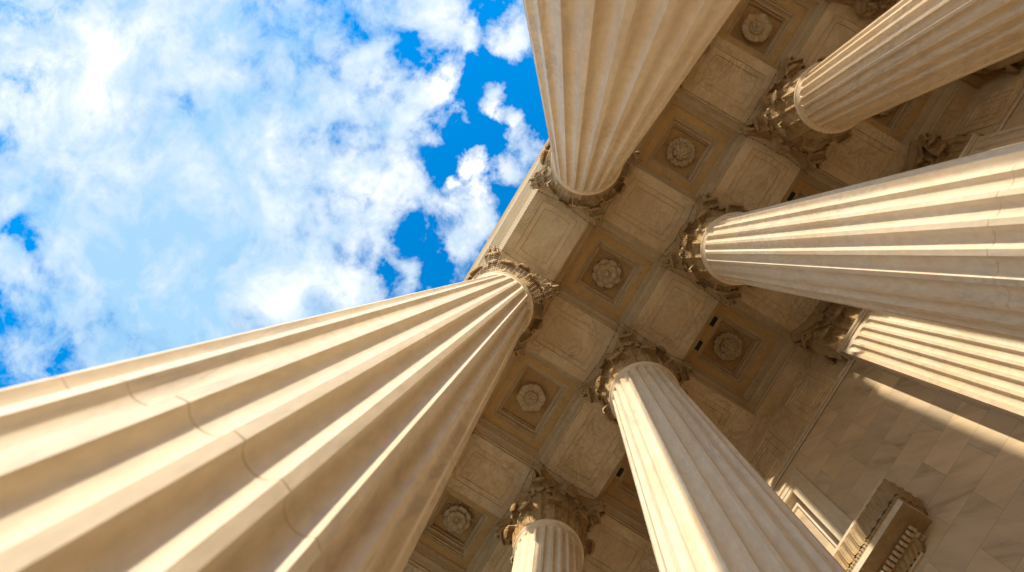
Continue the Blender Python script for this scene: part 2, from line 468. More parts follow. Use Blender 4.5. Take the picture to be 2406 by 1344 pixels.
# ------------------------------------------------------------------ pilasters on the wall
VW = 1.886; VP = 1.80; PW = .205
def pilaster_shaft():
    """plan profile across the face, with seven flutes that end in round tops"""
    mb = MB(); sp, fw = .0545, .0205
    zt = -.600; zr = -.548
    us = []
    for k in range(-3,4):
        us += [(k*sp+s*fw, k, s) for s in (-1,-.85,-.6,-.3,0,.3,.6,.85,1)]
    us = [(-PW,None,0)]+us+[(PW,None,0)]
    joints = list(JO)
    zs = [zr, zr-.018, zt] + [zt-fw*t for t in (.04,.12,.25,.45,.7,1)]
    for j in joints: zs += [j+.003, j+.001, j-.001, j-.003]
    zs += [zt-fw-.3*k for k in range(1,11)] + [ZF/S+.06]
    zs = sorted(set(zs), reverse=True); rows = []
    for z in zs:
        t = zt-z; k = 0 if t <= 0 else (1 if t >= fw else math.sqrt(fw*fw-(fw-t)**2)/fw)
        ins = .0016 if any(abs(z-j) < .0015 for j in joints) else 0
        row = [(-PW*S, VW*S, z*S)]
        for u, kk, s in us:
            dep = 0 if kk is None else .016*k*max(0,1-abs(s)**2.3)**.62
            uu = u if kk is None else kk*sp+s*fw*max(k,.03)
            row.append((uu*S, (VP+dep+ins)*S, z*S))
        row.append((PW*S, VW*S, z*S)); rows.append(row)
    mb.grid(rows); return mb
def pil_frame(x, y, z, ang=-PI/2):
    M = frame(ang, 0, 0); M.translation = Vector((x, y, z)); return M
def make_pilaster():
    root = empty('pilaster')
    o = pilaster_shaft().build('shaft', M_pil, root); autosmooth(o, 40)
    mb = MB()       # bead along the neck, returning to the wall
    for w_, z_, r_ in ((PW+.012, -.540, .011), (PW+.004, -.556, .006)):
        y = VP-.002-(w_-PW)
        mb.tube([(-w_*S,VW*S,z_*S),(-w_*S,y*S,z_*S),(w_*S,y*S,z_*S),(w_*S,VW*S,z_*S)], r_*S, 8)
    mb.build('astragal', M_pil, root, True)
    mb = MB(); rows = []
    for z, o_ in ((-.54,-.008),(-.30,-.006),(-.16,.0),(-.09,.02),(-.07,.02)):
        rows.append([((-PW-o_)*S,VW*S,z*S),((-PW-o_)*S,(VP+.012-o_)*S,z*S),((PW+o_)*S,(VP+.012-o_)*S,z*S),((PW+o_)*S,VW*S,z*S)])
    mb.grid(rows); cap = mb.build('capital', M_cap, root)
    mb = MB(); rows = []
    for z, o_ in ((-.070,-.03),(-.058,-.021),(-.044,-.012),(-.038,-.006),(-.034,0),(-.02,.003),(-.0012,0)):
        a = .268+o_; ch = .04; yf = VP-.098-o_
        row = [(-a*S,VW*S,z*S),(-a*S,(yf+ch)*S,z*S)]
        for k in range(13):
            x = -(a-ch)+2*(a-ch)*k/12
            row.append((x*S,(yf+.055*(1-(x/(a-ch))**2))*S,z*S))
        row += [(a*S,(yf+ch)*S,z*S),(a*S,VW*S,z*S)]; rows.append(row)
    mb.grid(rows); n = len(rows[0]); mb.f.append(tuple(range(n))); mb.f.append(tuple(range(len(mb.v)-n,len(mb.v))))
    o = mb.build('abacus', M_cap, cap); autosmooth(o, 30)
    lay = []
    yb = (VP+.012)*S
    for k in range(3): lay.append(('lower', pil_frame((k-1)*.137*S, yb, ZR+.012*S), k % 3))
    for k in range(4): lay.append(('upper', pil_frame((k-1.5)*.137*S, yb, ZR+.012*S), k % 3))
    for sx in (-1,1):
        A = -PI/2+sx*PI/4
        M = frame(A,0,0); M.translation = Vector((sx*.012*S,(VP+.165)*S,0)) 
        lay += [('volute_a', M, 0), ('volute_b', M, 0)]
        M2 = frame(A,0,0); M2.translation = Vector((sx*.155*S,(VP+.03)*S,-.335*S)); lay.append(('corner', M2, 0))
        M3 = pil_frame(sx*.203*S, (VP+.045)*S, ZR+.012*S, 0 if sx > 0 else PI); lay.append(('lower', M3, 1))
    M = pil_frame(0,(VP+.195)*S,0)
    lay += [('helix_a', M, 0), ('helix_b', M, 0), ('small', pil_frame(0,(VP+.01)*S,-.285*S), 0), ('fleuron', pil_frame(0,(VP-.012)*S,-.062*S), 0)]
    capital_children(cap, lay)
    return root
pp = make_pilaster()
for i, (u, lab) in enumerate(((1.01,'sunlit fluted flat pilaster on the wall below the thick right edge column'),
                              (2.0,'dark fluted pilaster on the wall above the thick right edge column'),
                              (3.0,'fluted pilaster in the dark upper right corner beyond the dim upper right column'),
                              (4.0,'fluted pilaster on the wall just past the far upper right corner, out of frame'),(5.0,'last fluted pilaster at the far end of the wall, out of frame'),
                              (-CB-1.01,'fluted pilaster on the wall beyond the big doorway, out of frame'))):
    o = pp if i == 0 else copy_tree(pp)
    o.location = (u*S, 0, Z0); tag(o, lab, 'pilaster', 'fluted pilasters along the wall')

# ------------------------------------------------------------------ ceiling beams
def ring_pts(x0, x1, y0, y1, z, bx=0, by=0, n=7):
    """rectangle with bulging ends (bx bulges the x ends outwards, by the y ends)"""
    P = []
    for k in range(n): t = k/n; P.append((x0+(x1-x0)*t, y0-by*4*t*(1-t), z))
    for k in range(n): t = k/n; P.append((x1+bx*4*t*(1-t), y0+(y1-y0)*t, z))
    for k in range(n): t = k/n; P.append((x1-(x1-x0)*t, y1+by*4*t*(1-t), z))
    for k in range(n): t = k/n; P.append((x0-bx*4*t*(1-t), y1-(y1-y0)*t, z))
    return P
BH = .2                                  # half width of a beam
def make_beam(name, u0, u1, v0, v1, along, pan, label, group, mat=None):
    """beam box from soffit up; its underside carries a sunken panel; pan = (a0,a1) extent of the panel along the beam or None"""
    root = empty(name, (0,0,0))
    mb = MB(); top = .60
    out = ring_pts(u0*S,u1*S,v0*S,v1*S,top*S); low = ring_pts(u0*S,u1*S,v0*S,v1*S,0)
    mb.grid([out, low], True)
    sheets = [low]
    if pan:
        p0, p1 = pan; c = (v0+v1)/2 if along == 'u' else (u0+u1)/2
        def rp(hw, dl, z):
            b = .009*S
            if along == 'u': return ring_pts((p0+dl)*S,(p1-dl)*S,(c-hw)*S,(c+hw)*S,z*S,bx=b)
            return ring_pts((c-hw)*S,(c+hw)*S,(p0+dl)*S,(p1-dl)*S,z*S,by=b)
        sheets += [rp(.134,0,0), rp(.1328,.0010,.006)]
        pr = [rp(.1328,.0010,.006), rp(.131,.003,.0035), rp(.104,.033,.005), rp(.0985,.038,.005), rp(.0977,.0388,.0115), rp(.0955,.041,.0085)]
        mp = MB(); mp.rings(pr); 
    mb.grid(sheets, True)
    if not pan: mb.f.append(tuple(range(len(mb.v)-len(low), len(mb.v))))
    o = mb.build('beam_body', mat or M_beam, root)
    if pan:
        o = mp.build('soffit_panel', mat or M_beam, root); autosmooth(o, 25)
    root.location = (0,0,Z0)
    tag(root, label, 'ceiling beam', group)
    return root
GB = 'panelled marble ceiling beams'
NS = len(ROWS)
for r, gname in ((0,'front'),(1,'back')):
    for i in range(NS-1):
        a, b = ROWS[i], ROWS[i+1]
        e1 = .2 if i == NS-2 else 0
        e0 = -.0
        make_beam('ceiling_beam', a+e0, b+e1, r-BH, r+BH, 'u', (a+.305, b-.305),
            'panelled beam from %s to %s' % (SHORT[(i,r)], SHORT[(i+1,r)]), GB)
for i in range(NS):
    u = ROWS[i]
    make_beam('ceiling_beam', u-BH, u+BH, .2, .8, 'v', (.305,.695),
        'cross beam joining %s to %s' % (SHORT[(i,0)], SHORT[(i,1)]), GB)
    make_beam('ceiling_beam', u-BH, u+BH, 1.2, 1.794, 'v', (1.305,1.655),
        'short panelled cross beam from %s back to the wall' % SHORT[(i,1)], GB)
for i in range(NS-1):
    a, b = ROWS[i], ROWS[i+1]
    make_beam('ceiling_beam', a, b+(.2 if i == NS-2 else 0), 1.794, 1.99, 'u', None,
        'plain ceiling strip on the wall top, opposite %s' % SHORT[(i,1)], 'plain beams along the wall top')

# ------------------------------------------------------------------ coffers with rosettes
def rect(x0,x1,y0,y1,o,z): return [((x0+o)*S,(y0+o)*S,z*S),((x1-o)*S,(y0+o)*S,z*S),((x1-o)*S,(y1-o)*S,z*S),((x0+o)*S,(y1-o)*S,z*S)]
def petal_rows(L_, w, lift, ribs, split=0, n=13, m=11):
    """petal lying in the xy plane pointing +y, hanging down in -z, cupped"""
    rows = []
    for i in range(m+1):
        t = i/m; row = []
        for j in range(n+1):
            s = -1+2*j/n
            ww = w*(.35+.65*math.sin(min(1,t*1.25)*PI/2))*(1 if t < .72 else math.sqrt(max(0.02,1-((t-.72)/.30)**2)))
            y = L_*(.22+.78*t)*(1-split*.10*(1-abs(math.cos(ribs*PI*s/2)))*t)
            z = -lift*(math.sin(t*PI*.62)) - .20*w*(1-s*s)*(1 if not ribs else .75)*min(1,t*2) + .05*w*math.cos(ribs*PI*s)*t*(1 if ribs else 0) - .15*lift*t
            row.append((s*ww/2, y, z))
        rows.append(row)
    return rows
RMESH = {}
def rmesh(key, fn):
    if key not in RMESH:
        mb = fn(); me = mesh(key, mb.v, mb.f, True)
        bm = bmesh.new(); bm.from_mesh(me); bmesh.ops.recalc_face_normals(bm, faces=bm.faces); bm.to_mesh(me); bm.free()
        me.materials.append(M_rose); RMESH[key] = me
    return RMESH[key]
def sheet(rows):
    mb = MB(); mb.grid(rows); return mb
def place(name, me, parent, ang, z, solid=.02):
    o = bpy.data.objects.new(name, me); col.objects.link(o); o.parent = parent
    o.rotation_euler = (0,0,ang); o.location = (0,0,z)
    if solid:
        m = o.modifiers.new('thick','SOLIDIFY'); m.thickness = solid; m.offset = 0
    return o
def knob(prof, n=28):
    def f():
        mb = MB(); mb.lathe(prof, n); return mb
    return f
def make_rosette(kind, parent):
    R_ = .106*S
    ro = link('rosette', rmesh('rosette_back%d' % kind, knob([(.001,-.03),(.30*R_,-.03),(.55*R_,-.02),(.60*R_,.0)])), None, parent)
    if kind == 0:      # lotus: eight smooth pointed petals, trefoils between, ringed centre
        for k in range(8): place('petal', rmesh('lotus', lambda: sheet(petal_rows(R_*.98, R_*.66, .10, 0))), ro, k*PI/4, -.02)
        def tre():
            mb = MB()
            for dx, dy in ((0,.10),(-.055,.0),(.055,.0)):
                n0 = len(mb.v); mb.lathe([(.001,-.075),(.035,-.06),(.05,-.02),(.05,.0)], 10)
                mb.v[n0:] = [(x+dx, y+dy+R_*.80, z) for x,y,z in mb.v[n0:]]
            return mb
        for k in range(8): place('trefoil', rmesh('trefoil', tre), ro, (k+.5)*PI/4, 0, 0)
        for k in range(8): place('inner_petal', rmesh('lotus_in', lambda: sheet(petal_rows(R_*.66, R_*.44, .11, 0))), ro, (k+.5)*PI/4, -.10)
        def cen():
            mb = MB(); mb.lathe([(.001,-.20),(.05*S*.5,-.20),(.011*S,-.17),(.014*S,-.15),(.020*S,-.20),(.027*S,-.19),(.032*S,-.15),(.036*S,-.10)], 32)
            for k in range(20):
                a = k*PI/10; n0 = len(mb.v); mb.lathe([(.001,-.04),(.03,-.025),(.042,.01)], 8)
                mb.v[n0:] = [(x+.040*S*math.cos(a), y+.040*S*math.sin(a), z-.145) for x,y,z in mb.v[n0:]]
            return mb
        link('rosette_centre', rmesh('lotus_c', cen), None, ro)
    elif kind == 1:    # acanthus rose: ragged ribbed petals
        for k in range(8): place('petal', rmesh('rose_o', lambda: sheet(petal_rows(R_, R_*.72, .09, 5, 2.2, 25, 14))), ro, k*PI/4, -.02)
        for k in range(6): place('inner_petal', rmesh('rose_i', lambda: sheet(petal_rows(R_*.56, R_*.46, .10, 3, 2.0, 17, 11))), ro, k*PI/3+.3, -.12)
        for k in range(6): place('heart_petal', rmesh('rose_h', lambda: sheet(petal_rows(R_*.36, R_*.26, .07, 0))), ro, k*PI/3, -.21)
        link('rosette_centre', rmesh('rose_c', knob([(.001,-.31),(.04,-.30),(.07,-.25),(.08,-.16)], 20)), None, ro)
    else:              # wheel of ribbed and plain leaves round a six petal eye
        for k in range(12):
            pl = k % 2
            place('petal', rmesh('wheel%d' % pl, lambda: sheet(petal_rows(R_, R_*.60, .13 if pl else .09, 0 if pl else 5, 1.5, 17, 13))), ro, k*PI/6, -.02 if pl else -.035)
        def cen():
            mb = MB(); mb.lathe([(.030*S,-.20),(.036*S,-.225),(.043*S,-.21),(.047*S,-.15),(.048*S,-.09)], 36)
            mb.lathe([(.001,-.16),(.03*S,-.15)], 24); return mb
        link('rosette_centre', rmesh('wheel_c', cen), None, ro)
        for k in range(8): place('eye_petal', rmesh('wheel_e', lambda: sheet(petal_rows(.030*S, .022*S, .05, 0, 0, 8, 8))), ro, k*PI/4, -.165)
    return ro
CROWN = [(.001,.022),(.010,.026),(.010,.050),(.013,.054),(.018,.072),(.028,.088),(.040,.096),(.042,.100),(.042,.128),(.046,.132),(.050,.150),(.058,.166),(.066,.172),(.068,.176),(.068,.200)]
INNER = [(0,.200),(.001,.208),(.007,.211),(.007,.226),(.010,.229),(.018,.231),(.018,.243),(.021,.250),(.028,.262),(.036,.266),(.038,.268),(.038,.290),(.045,.296),(.046,.330)]
def make_coffer(u0,u1,v0,v1,kind,label,vents=False):
    root = empty('coffer', ((u0+u1)/2*S,(v0+v1)/2*S,Z0))
    hu, hv = (u1-u0)/2, (v1-v0)/2
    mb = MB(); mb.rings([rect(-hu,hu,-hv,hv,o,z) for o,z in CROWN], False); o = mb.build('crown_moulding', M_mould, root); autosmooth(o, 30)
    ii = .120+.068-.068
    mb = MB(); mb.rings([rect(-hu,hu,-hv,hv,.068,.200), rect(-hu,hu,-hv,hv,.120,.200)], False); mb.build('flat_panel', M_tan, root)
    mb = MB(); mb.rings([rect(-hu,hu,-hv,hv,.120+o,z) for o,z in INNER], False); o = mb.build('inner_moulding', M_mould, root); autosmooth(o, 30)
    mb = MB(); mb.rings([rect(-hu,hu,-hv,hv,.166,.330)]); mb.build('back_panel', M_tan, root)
    ro = make_rosette(kind, root); ro.location = (0,0,.328*S)
    if vents:
        for s in (-1,1):
            v = empty_mesh_vent(root); v.location = (s*.098*S, (-hv+.092)*S, .2*S)
    tag(root, label, 'coffer', 'sunken ceiling coffers with rosettes')
def empty_mesh_vent(root):
    mb = MB(); a, b, t = .042*S, .022*S, .006*S
    mb.rings([[(-a,-b,-.004),(a,-b,-.004),(a,b,-.004),(-a,b,-.004)],[(-a,-b,-.05),(a,-b,-.05),(a,b,-.05),(-a,b,-.05)],[(-a+t,-b+t,-.05),(a-t,-b+t,-.05),(a-t,b-t,-.05),(-a+t,b-t,-.05)],[(-a+t,-b+t,-.012),(a-t,-b+t,-.012),(a-t,b-t,-.012),(-a+t,b-t,-.012)]], False)
    o = mb.build('vent', M_mould, root)
    mb = MB(); mb.box(-a+t+.001,a-t-.001,-b+t+.001,b-t-.001,-.014,-.006)
    for k in range(3): mb.box(-a+t+.001,a-t-.001,-b+t+(k+1)*(2*b-2*t)/4-.004,-b+t+(k+1)*(2*b-2*t)/4+.004,-.024,-.014)
    mb.build('vent_grille', M_vent, o)
    return o
coffer_lab = {
 (5,0):'coffer with a rosette just beyond the top edge of the photo', (6,0):'coffer with a rosette at the far end of the front aisle',
 (5,1):'dark wall side coffer just beyond the top edge of the photo', (6,1):'dark wall side coffer at the far end of the portico',
 (0,0):'coffer with a pale lotus rosette beside the huge lower left column, nearest the bottom edge',
 (1,0):'oblong coffer with a ribbed wheel rosette, second up from the bottom edge',
 (2,0):'coffer with an eight petal lotus rosette, in the middle of the ceiling between four capitals',
 (3,0):'coffer with a ragged leafy rosette, just right of the top centre column',
 (4,0):'coffer with a deep wheel rosette near the top edge, right of the top centre column',
 (0,1):'dark coffer over the wall side, hidden below the bottom edge',
 (1,1):'dark oblong coffer above the doorway, mostly hidden by the bottom columns',
 (2,1):'dark coffer with leafy rosette and two black vents beside the sunlit wall pilaster',
 (3,1):'dark coffer with vents, mostly hidden behind the thick right edge column',
 (4,1):'very dark coffer next to the wall under the dim upper right column'}
for i in range(NS-1):
    a, b = ROWS[i]+.2, ROWS[i+1]-.2
    make_coffer(a,b,.2,.8,(0,2,0,1,2,0,1)[i],coffer_lab[(i,0)])
    make_coffer(a,b,1.2,1.794,(2,1,1,0,1,2,0)[i],coffer_lab[(i,1)],True)

# ------------------------------------------------------------------ outer entablature, roof
def sweep_u(prof, u0, u1):
    mb = MB(); mb.grid([[(u0*S,v*S,z*S) for v,z in prof],[(u1*S,v*S,z*S) for v,z in prof]])
    return mb
ent = empty('entablature', (0,0,Z0))
U0, U1 = ROWS[0]-.6, ROWS[-1]+.2
ARCH = [(.0,.004),(.0,.10),(.007,.103),(.012,.112),(.012,.205),(.019,.208),(.024,.217),(.024,.300),(.03,.305),(.045,.33),(.058,.345),(.058,.372)]
CORN = [(.03,.376),(.028,.60),(.04,.605),(.055,.63),(.06,.64),(.06,.665),(.085,.67),(.09,.70),(.115,.72),(.17,.726),(.17,.80),(.178,.805),(.185,.83),(.205,.86),(.222,.872),(.222,.90)]
def ent_part(name, prof):
    # wraps the front and the far end of the portico, mitred at the corner
    mb = MB(); rows = []
    for (o, z) in prof:
        rows.append([(U0*S,(-.2-.001-o)*S,z*S),((U1+.001+o)*S,(-.2-.001-o)*S,z*S),((U1+.001+o)*S,2.6*S,z*S)])
    last = prof[-1][1]; rows.append([(U0*S,0,last*S),((U1-.1)*S,0,last*S),((U1-.1)*S,2.6*S,last*S)])
    mb.grid(rows); o = mb.build(name, M_entab, ent); autosmooth(o, 35)
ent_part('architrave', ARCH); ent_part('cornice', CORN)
tag(ent, 'pale stone entablature edging the ceiling against the sky between the two front columns', 'entablature')
rf = MB(); rf.box((U0)*S,(U1+.05)*S,-.1*S,2.7*S,.605*S,.68*S); o = rf.build('roof_slab', M_beam); o.location = (0,0,Z0)
tag(o, 'flat stone slab lying above the coffered portico ceiling', 'roof')

# ------------------------------------------------------------------ wall
wall = empty('wall', (0,0,0))
UW0, UW1 = ROWS[0]-.6, ROWS[-1]+.25
DC = -CB/2; DHW = .652; DZT, DZB = -.655, -1.62
mb = MB()
for q in ((UW0,DC-DHW,-.004,Z0-.552*S),(DC+DHW,UW1,-.004,Z0-.552*S),(DC-DHW,DC+DHW,Z0+DZT*S,Z0-.552*S),(DC-DHW,DC+DHW,-.004,Z0+DZB*S)):
    mb.box(q[0]*S,q[1]*S,VW*S,(VW+.3)*S,q[2],q[3])
mb.build('ashlar_face', M_ashlar, wall)
mb = MB(); mb.box(UW0*S,UW1*S,(VW+.001)*S,(VW+.10)*S,Z0-.552*S,Z0-.0012*S); fz = mb.build('frieze', M_beam, wall)
def wall_frame(name, u0,u1,z0,z1, prof, mat, parent, cap=True):
    """nested frames on the wall face; profile (inset, relief towards the viewer)"""
    mb = MB(); rings = []
    for o, h in prof:
        y = VW*S-h*S
        rings.append([((u0+o)*S,y,Z0+(z0+o)*S),((u1-o)*S,y,Z0+(z0+o)*S),((u1-o)*S,y,Z0+(z1-o)*S),((u0+o)*S,y,Z0+(z1-o)*S)])
    mb.rings(rings, cap); o = mb.build(name, mat, parent); autosmooth(o, 25); return o
FP = [(0,-.001),(.001,.006),(.008,.008),(.012,.003),(.048,.003),(.050,.008),(.054,.008),(.058,.002),(.088,.002),(.090,.007),(.094,.002)]
for u0, u1 in ((.345,.655),(-.145,.170),(-.70,-.385),(-1.255,-.94),(-1.74,-1.43),(1.36,1.65),(2.36,2.65),(3.36,3.65),(4.36,4.65)):
    wall_frame('frieze_panel', u0,u1,-.500,-.100, FP, M_beam, fz)
for u in (.257,-.265,-.82,-1.34):
    mb = MB(); mb.box((u-.043)*S,(u+.043)*S,(VW-.006)*S,(VW+.0005)*S,Z0-.500*S,Z0-.068*S); mb.build('frieze_strip', M_beam, fz)
# bead and reel band under the frieze
mb = MB(); y = VW-.012
mb.box(UW0*S,UW1*S,(VW-.010)*S,(VW-.0005)*S,Z0-.556*S,Z0-.522*S)
mb.tube([(UW0*S,(VW-.008)*S,Z0-.560*S),(UW1*S,(VW-.008)*S,Z0-.560*S)], .006*S, 6)
u = UW0+.01; nb = 0
while u < UW1:
    r_ = .0105*S; n0 = len(mb.v); pr = [(r_*math.sin(a)+.0005, -r_*1.25*math.cos(a)) for a in [k*PI/5 for k in range(6)]]
    if .0 < u < 1.1 or u < 0: 
        mb.lathe(pr, 7); mb.v[n0:] = [(u*S+z, (VW-.014)*S+x, Z0-.540*S+y_) for x,y_,z in mb.v[n0:]]
    u += .0135 if nb % 3 else .018; nb += 1
mb.build('bead_moulding', M_pil, wall, True)
# panel over the door: nested mouldings round a sunken field
PF = [(-.004,-.01),(-.004,.010),(.004,.012),(.020,.016),(.026,.016),(.030,.007),(.034,.007),(.062,.007),(.064,.013),(.072,.013),(.074,.008),(.100,.008),(.104,.0),(.1045,-.040),(.118,-.040),(.124,-.034),(.146,-.034),(.150,-.044)]
def panel_rings(prof):
    out = []
    for o, h in prof:
        y = (VW-h)*S
        out.append([((DC-DHW+o)*S,y,Z0+(DZB-.02)*S),((DC+DHW-o)*S,y,Z0+(DZB-.02)*S),((DC+DHW-o)*S,y,Z0+(DZT-o)*S),((DC-DHW+o)*S,y,Z0+(DZT-o)*S)])
    return out
pr = panel_rings(PF)
mb = MB(); mb.rings(pr, False); op = mb.build('overdoor_panel', M_pil, wall); autosmooth(op, 25)
mb = MB(); mb.add(pr[-1], [(0,1,2,3)]); mb.build('panel_field', M_ashlar, op)
# bracketless door cornice with returns at both ends
dc = empty('door_cornice', (0,0,0)); dc.parent = wall
DH0 = .740
def path_pts(o):      # left return, front, right return
    a, b, y = DC-DH0-o, DC+DH0+o, VW-o
    return (a, b, y)
def cornice_sweep(name, prof, mat, parent, relief=None, pitch=.03, step=None):
    """prof: (offset from wall, z); relief(phase 0..1, t 0..1) pushes the surface outwards"""
    mb = MB(); rows = []; n = len(prof)
    st = step or 10.0
    nl = max(1, int(round((2*DH0)/st))) if relief else 1
    nr = max(1, int(round(.14/st))) if relief else 1
    for k, (o, z) in enumerate(prof):
        t = k/(n-1)
        a, b, y = path_pts(o); row = []
        for j in range(nr+1):
            f = j/nr; d = relief(((f*.15)/pitch) % 1, t) if relief and 0 < j < nr else 0
            row.append(((a-d)*S, (VW+.002-(VW+.002-y)*f)*S, Z0+z*S))
        for j in range(1, nl):
            f = j/nl; d = relief((f*2*DH0/pitch) % 1, t) if relief else 0
            row.append(((a+(b-a)*f)*S, (y-d)*S, Z0+z*S))
        for j in range(nr+1):
            f = 1-j/nr; d = relief(((f*.15)/pitch) % 1, t) if relief and 0 < j < nr else 0
            row.append(((b+d)*S, (VW+.002-(VW+.002-y)*f)*S, Z0+z*S))
        rows.append(row)
    mb.grid(rows); o = mb.build(name, mat, parent); 
    if relief: o.data.polygons.foreach_set('use_smooth',[True]*len(o.data.polygons))
    else: autosmooth(o, 30)
    return o
cornice_sweep('corona', [(.129,-1.730),(.129,-1.700),(.131,-1.698)], M_pil, dc)
cornice_sweep('cornice_soffit', [(.060,-1.727),(.112,-1.727),(.1125,-1.730),(.129,-1.730)], M_corn, dc)
cornice_sweep('bed_moulding', [(0,-1.790),(.008,-1.788),(.012,-1.783)], M_pil, dc)
def egg(p, t):
    q = (p-.5)/.36; e = max(0, 1-q*q-((t-.45)/.55)**2); dart = max(0, 1-abs(((p+.5)%1)-.5)/.07)*.25*(1-t)
    return .013*math.sqrt(e)+.010*dart
cornice_sweep('egg_moulding', [(.012+.024*(k/10)**1.0, -1.783+.026*k/10) for k in range(11)], M_corn, dc, egg, .026, .0026)
def small_egg(p, t): return .006*math.sqrt(max(0,1-((p-.5)/.42)**2-((t-.5)/.5)**2))
cornice_sweep('egg_band', [(.131+.006*k/6, -1.698+.012*k/6) for k in range(7)], M_corn, dc, small_egg, .0125, .00156)
def leafy(p, t):
    x = abs(p-.5)*2
    body = max(0, 1-(x/(.98-.35*t*t))**2)
    ribs = .5+.5*math.cos(x*PI*5.5-t*2.2)
    return (.006*body**.5*(.5+.8*t) + .0030*ribs*body + .004*math.exp(-(x/.1)**2))*(1 if t < .93 else .3)
cornice_sweep('leaf_moulding', [(.138+.026*(k/12)**1.6-.004*math.sin(k/12*PI), -1.686+.070*k/12) for k in range(13)], M_corn, dc, leafy, .034, .0017)
cornice_sweep('top_fillet', [(.160,-1.616),(.166,-1.613),(.166,-1.597),(.0,-1.592)], M_pil, dc)
cornice_sweep('dentil_ground', [(.036,-1.757),(.044,-1.755),(.044,-1.735),(.060,-1.7275)], M_corn, dc)
mb = MB(); k = 0
x = DC-DH0-.06
while x < DC+DH0+.064:
    mb.box(x*S,(x+.0135)*S,(VW-.066)*S,(VW-.0435)*S,Z0-1.754*S,Z0-1.733*S); x += .0225
y = VW-.040
while y < VW-.005:
    for sx in (DC-DH0-.066, DC+DH0+.0435): mb.box(sx*S,(sx+.0225)*S,y*S,(y+.0135)*S,Z0-1.754*S,Z0-1.733*S)
    y += .0225
mb.build('dentil_row', M_pil, dc)
tag(wall, 'pale marble block wall behind the columns with door cornice, panel and bead moulding', 'wall')

# ------------------------------------------------------------------ bird netting and wires
def bez(a, b, sag, n=7):
    return [Vector(a)*(1-k/n)+Vector(b)*(k/n)+Vector(sag)*(4*(k/n)*(1-k/n)) for k in range(n+1)]
def strand_mb(mb, pts, r): mb.tube(pts, r, 3)
mb = MB(); u = -1.3
while u < 5.15:
    strand_mb(mb, bez((u*S, -.383*S, .718*S), ((u+.20)*S, -.203*S, -.004*S), (0,-.004*S,-.01*S)), .0065); u += .022
for k in (1,5,9,13):
    t = k/14; a = bez((0,-.383*S,.718*S),(0,-.203*S,-.004*S),(0,-.004*S,-.01*S),14)[k]
    strand_mb(mb, [(-1.3*S+.2*S*t, a.y, a.z),(5.15*S, a.y, a.z)], .004)
o = mb.build('bird_net', M_net); o.location = (0,0,Z0)
tag(o, 'fine pale bird net stretched over the outer entablature edge between the front columns', 'netting')
def cap_net(key, a0, a1, label):
    mb = MB(); x, v = ROWS[key[0]]*S, key[1]*S
    def P(a, t):
        aa = math.radians(a)
        ab = min(1/max(abs(math.cos(aa)),1e-3), 1/max(abs(math.sin(aa)),1e-3))
        r0, r1 = .214, .262*min(ab, 1.34)
        return Vector((math.cos(aa)*(r0+(r1-r0)*t)*S, math.sin(aa)*(r0+(r1-r0)*t)*S, (-.54+.47*t**1.05)*S - .02*S*math.sin(t*PI)))
    na, nt = int((a1-a0)/6.5), 11
    for i in range(na+1): strand_mb(mb, [P(a0+(a1-a0)*i/na, k/10) for k in range(11)], .0032)
    for k in range(nt+1): strand_mb(mb, [P(a0+(a1-a0)*i/na, k/nt) for i in range(0, na+1)], .0032)
    o = mb.build('bird_net', M_net); o.location = (x, v, Z0); tag(o, label, 'netting', 'bird nets wrapped round front capitals')
cap_net((2,0), -120, 50, 'square mesh bird net wrapped round the capital of the huge lower left column')
cap_net((3,0), 175, 300, 'square mesh bird net wrapped round the capital of the top centre column')
def bird_wire(key, label, sides=(0,1,2,3)):
    mb = MB()
    for q in sides:
        c, s = math.cos(q*PI/2), math.sin(q*PI/2); pts = []
        rnd = random.Random(q+key[0]*7)
        for k in range(7):
            y = -.25+.5*k/6; x = .272-.020*(1-(y/.25)**2)+rnd.uniform(-.004,.012)
            p = (( x*c-y*s)*S, (x*s+y*c)*S, -.010*S); pts.append(p)
            mb.tube([(p[0],p[1],0.002),(p[0],p[1],-.012*S)], .009, 5)
            mb.lathe([(.001,-.014*S),(.014,-.012*S),(.014,-.0095*S),(.001,-.008*S)], 6); n0 = len(mb.v)-24
            mb.v[n0:] = [(a+p[0],b+p[1],z) for a,b,z in mb.v[n0:]]
        mb.tube(pts, .004, 4)
    o = mb.build('bird_wire', M_wire); o.location = (ROWS[key[0]]*S, key[1]*S, Z0)
    tag(o, label, 'bird wire', 'dark bird wires strung round the capitals')
for key in ((2,0),(3,0),(2,1),(3,1),(4,1),(1,1)):
    bird_wire(key, 'thin dark studded bird wire round the capital of %s' % SHORT[key])

# ------------------------------------------------------------------ ground
mb = MB(); mb.box((ROWS[0]-3)*S,(ROWS[-1]+.8)*S,-.8*S,(VW+2)*S,-.6,-.0); o = mb.build('portico_floor', M_floor); tag(o, kind='structure', label='pale marble floor of the portico')
mb = MB(); nst = 12
for k in range(nst):
    mb.box((ROWS[0]-3)*S,(ROWS[-1]+.8)*S,-.8*S-(k+1)*.36,-.8*S-k*.36-.002,-2.4,-.16*(k+1))
o = mb.build('steps', M_plaza); tag(o, kind='structure', label='broad flight of marble steps')
mb = MB(); mb.box((ROWS[0]-6)*S,(ROWS[-1]+4)*S,-40,-.8*S-12*.36-.01,-2.6,-2.08); o = mb.build('plaza', M_plaza); tag(o, kind='structure', label='pale marble plaza in front of the steps')
mb = MB(); mb.add([(-1500,-1500,-2.1),(1500,-1500,-2.1),(1500,1500,-2.1),(-1500,1500,-2.1)],[(0,1,2,3)]); o = mb.build('ground', M_ground); tag(o, kind='structure', label='dull lawns and streets beyond the plaza')

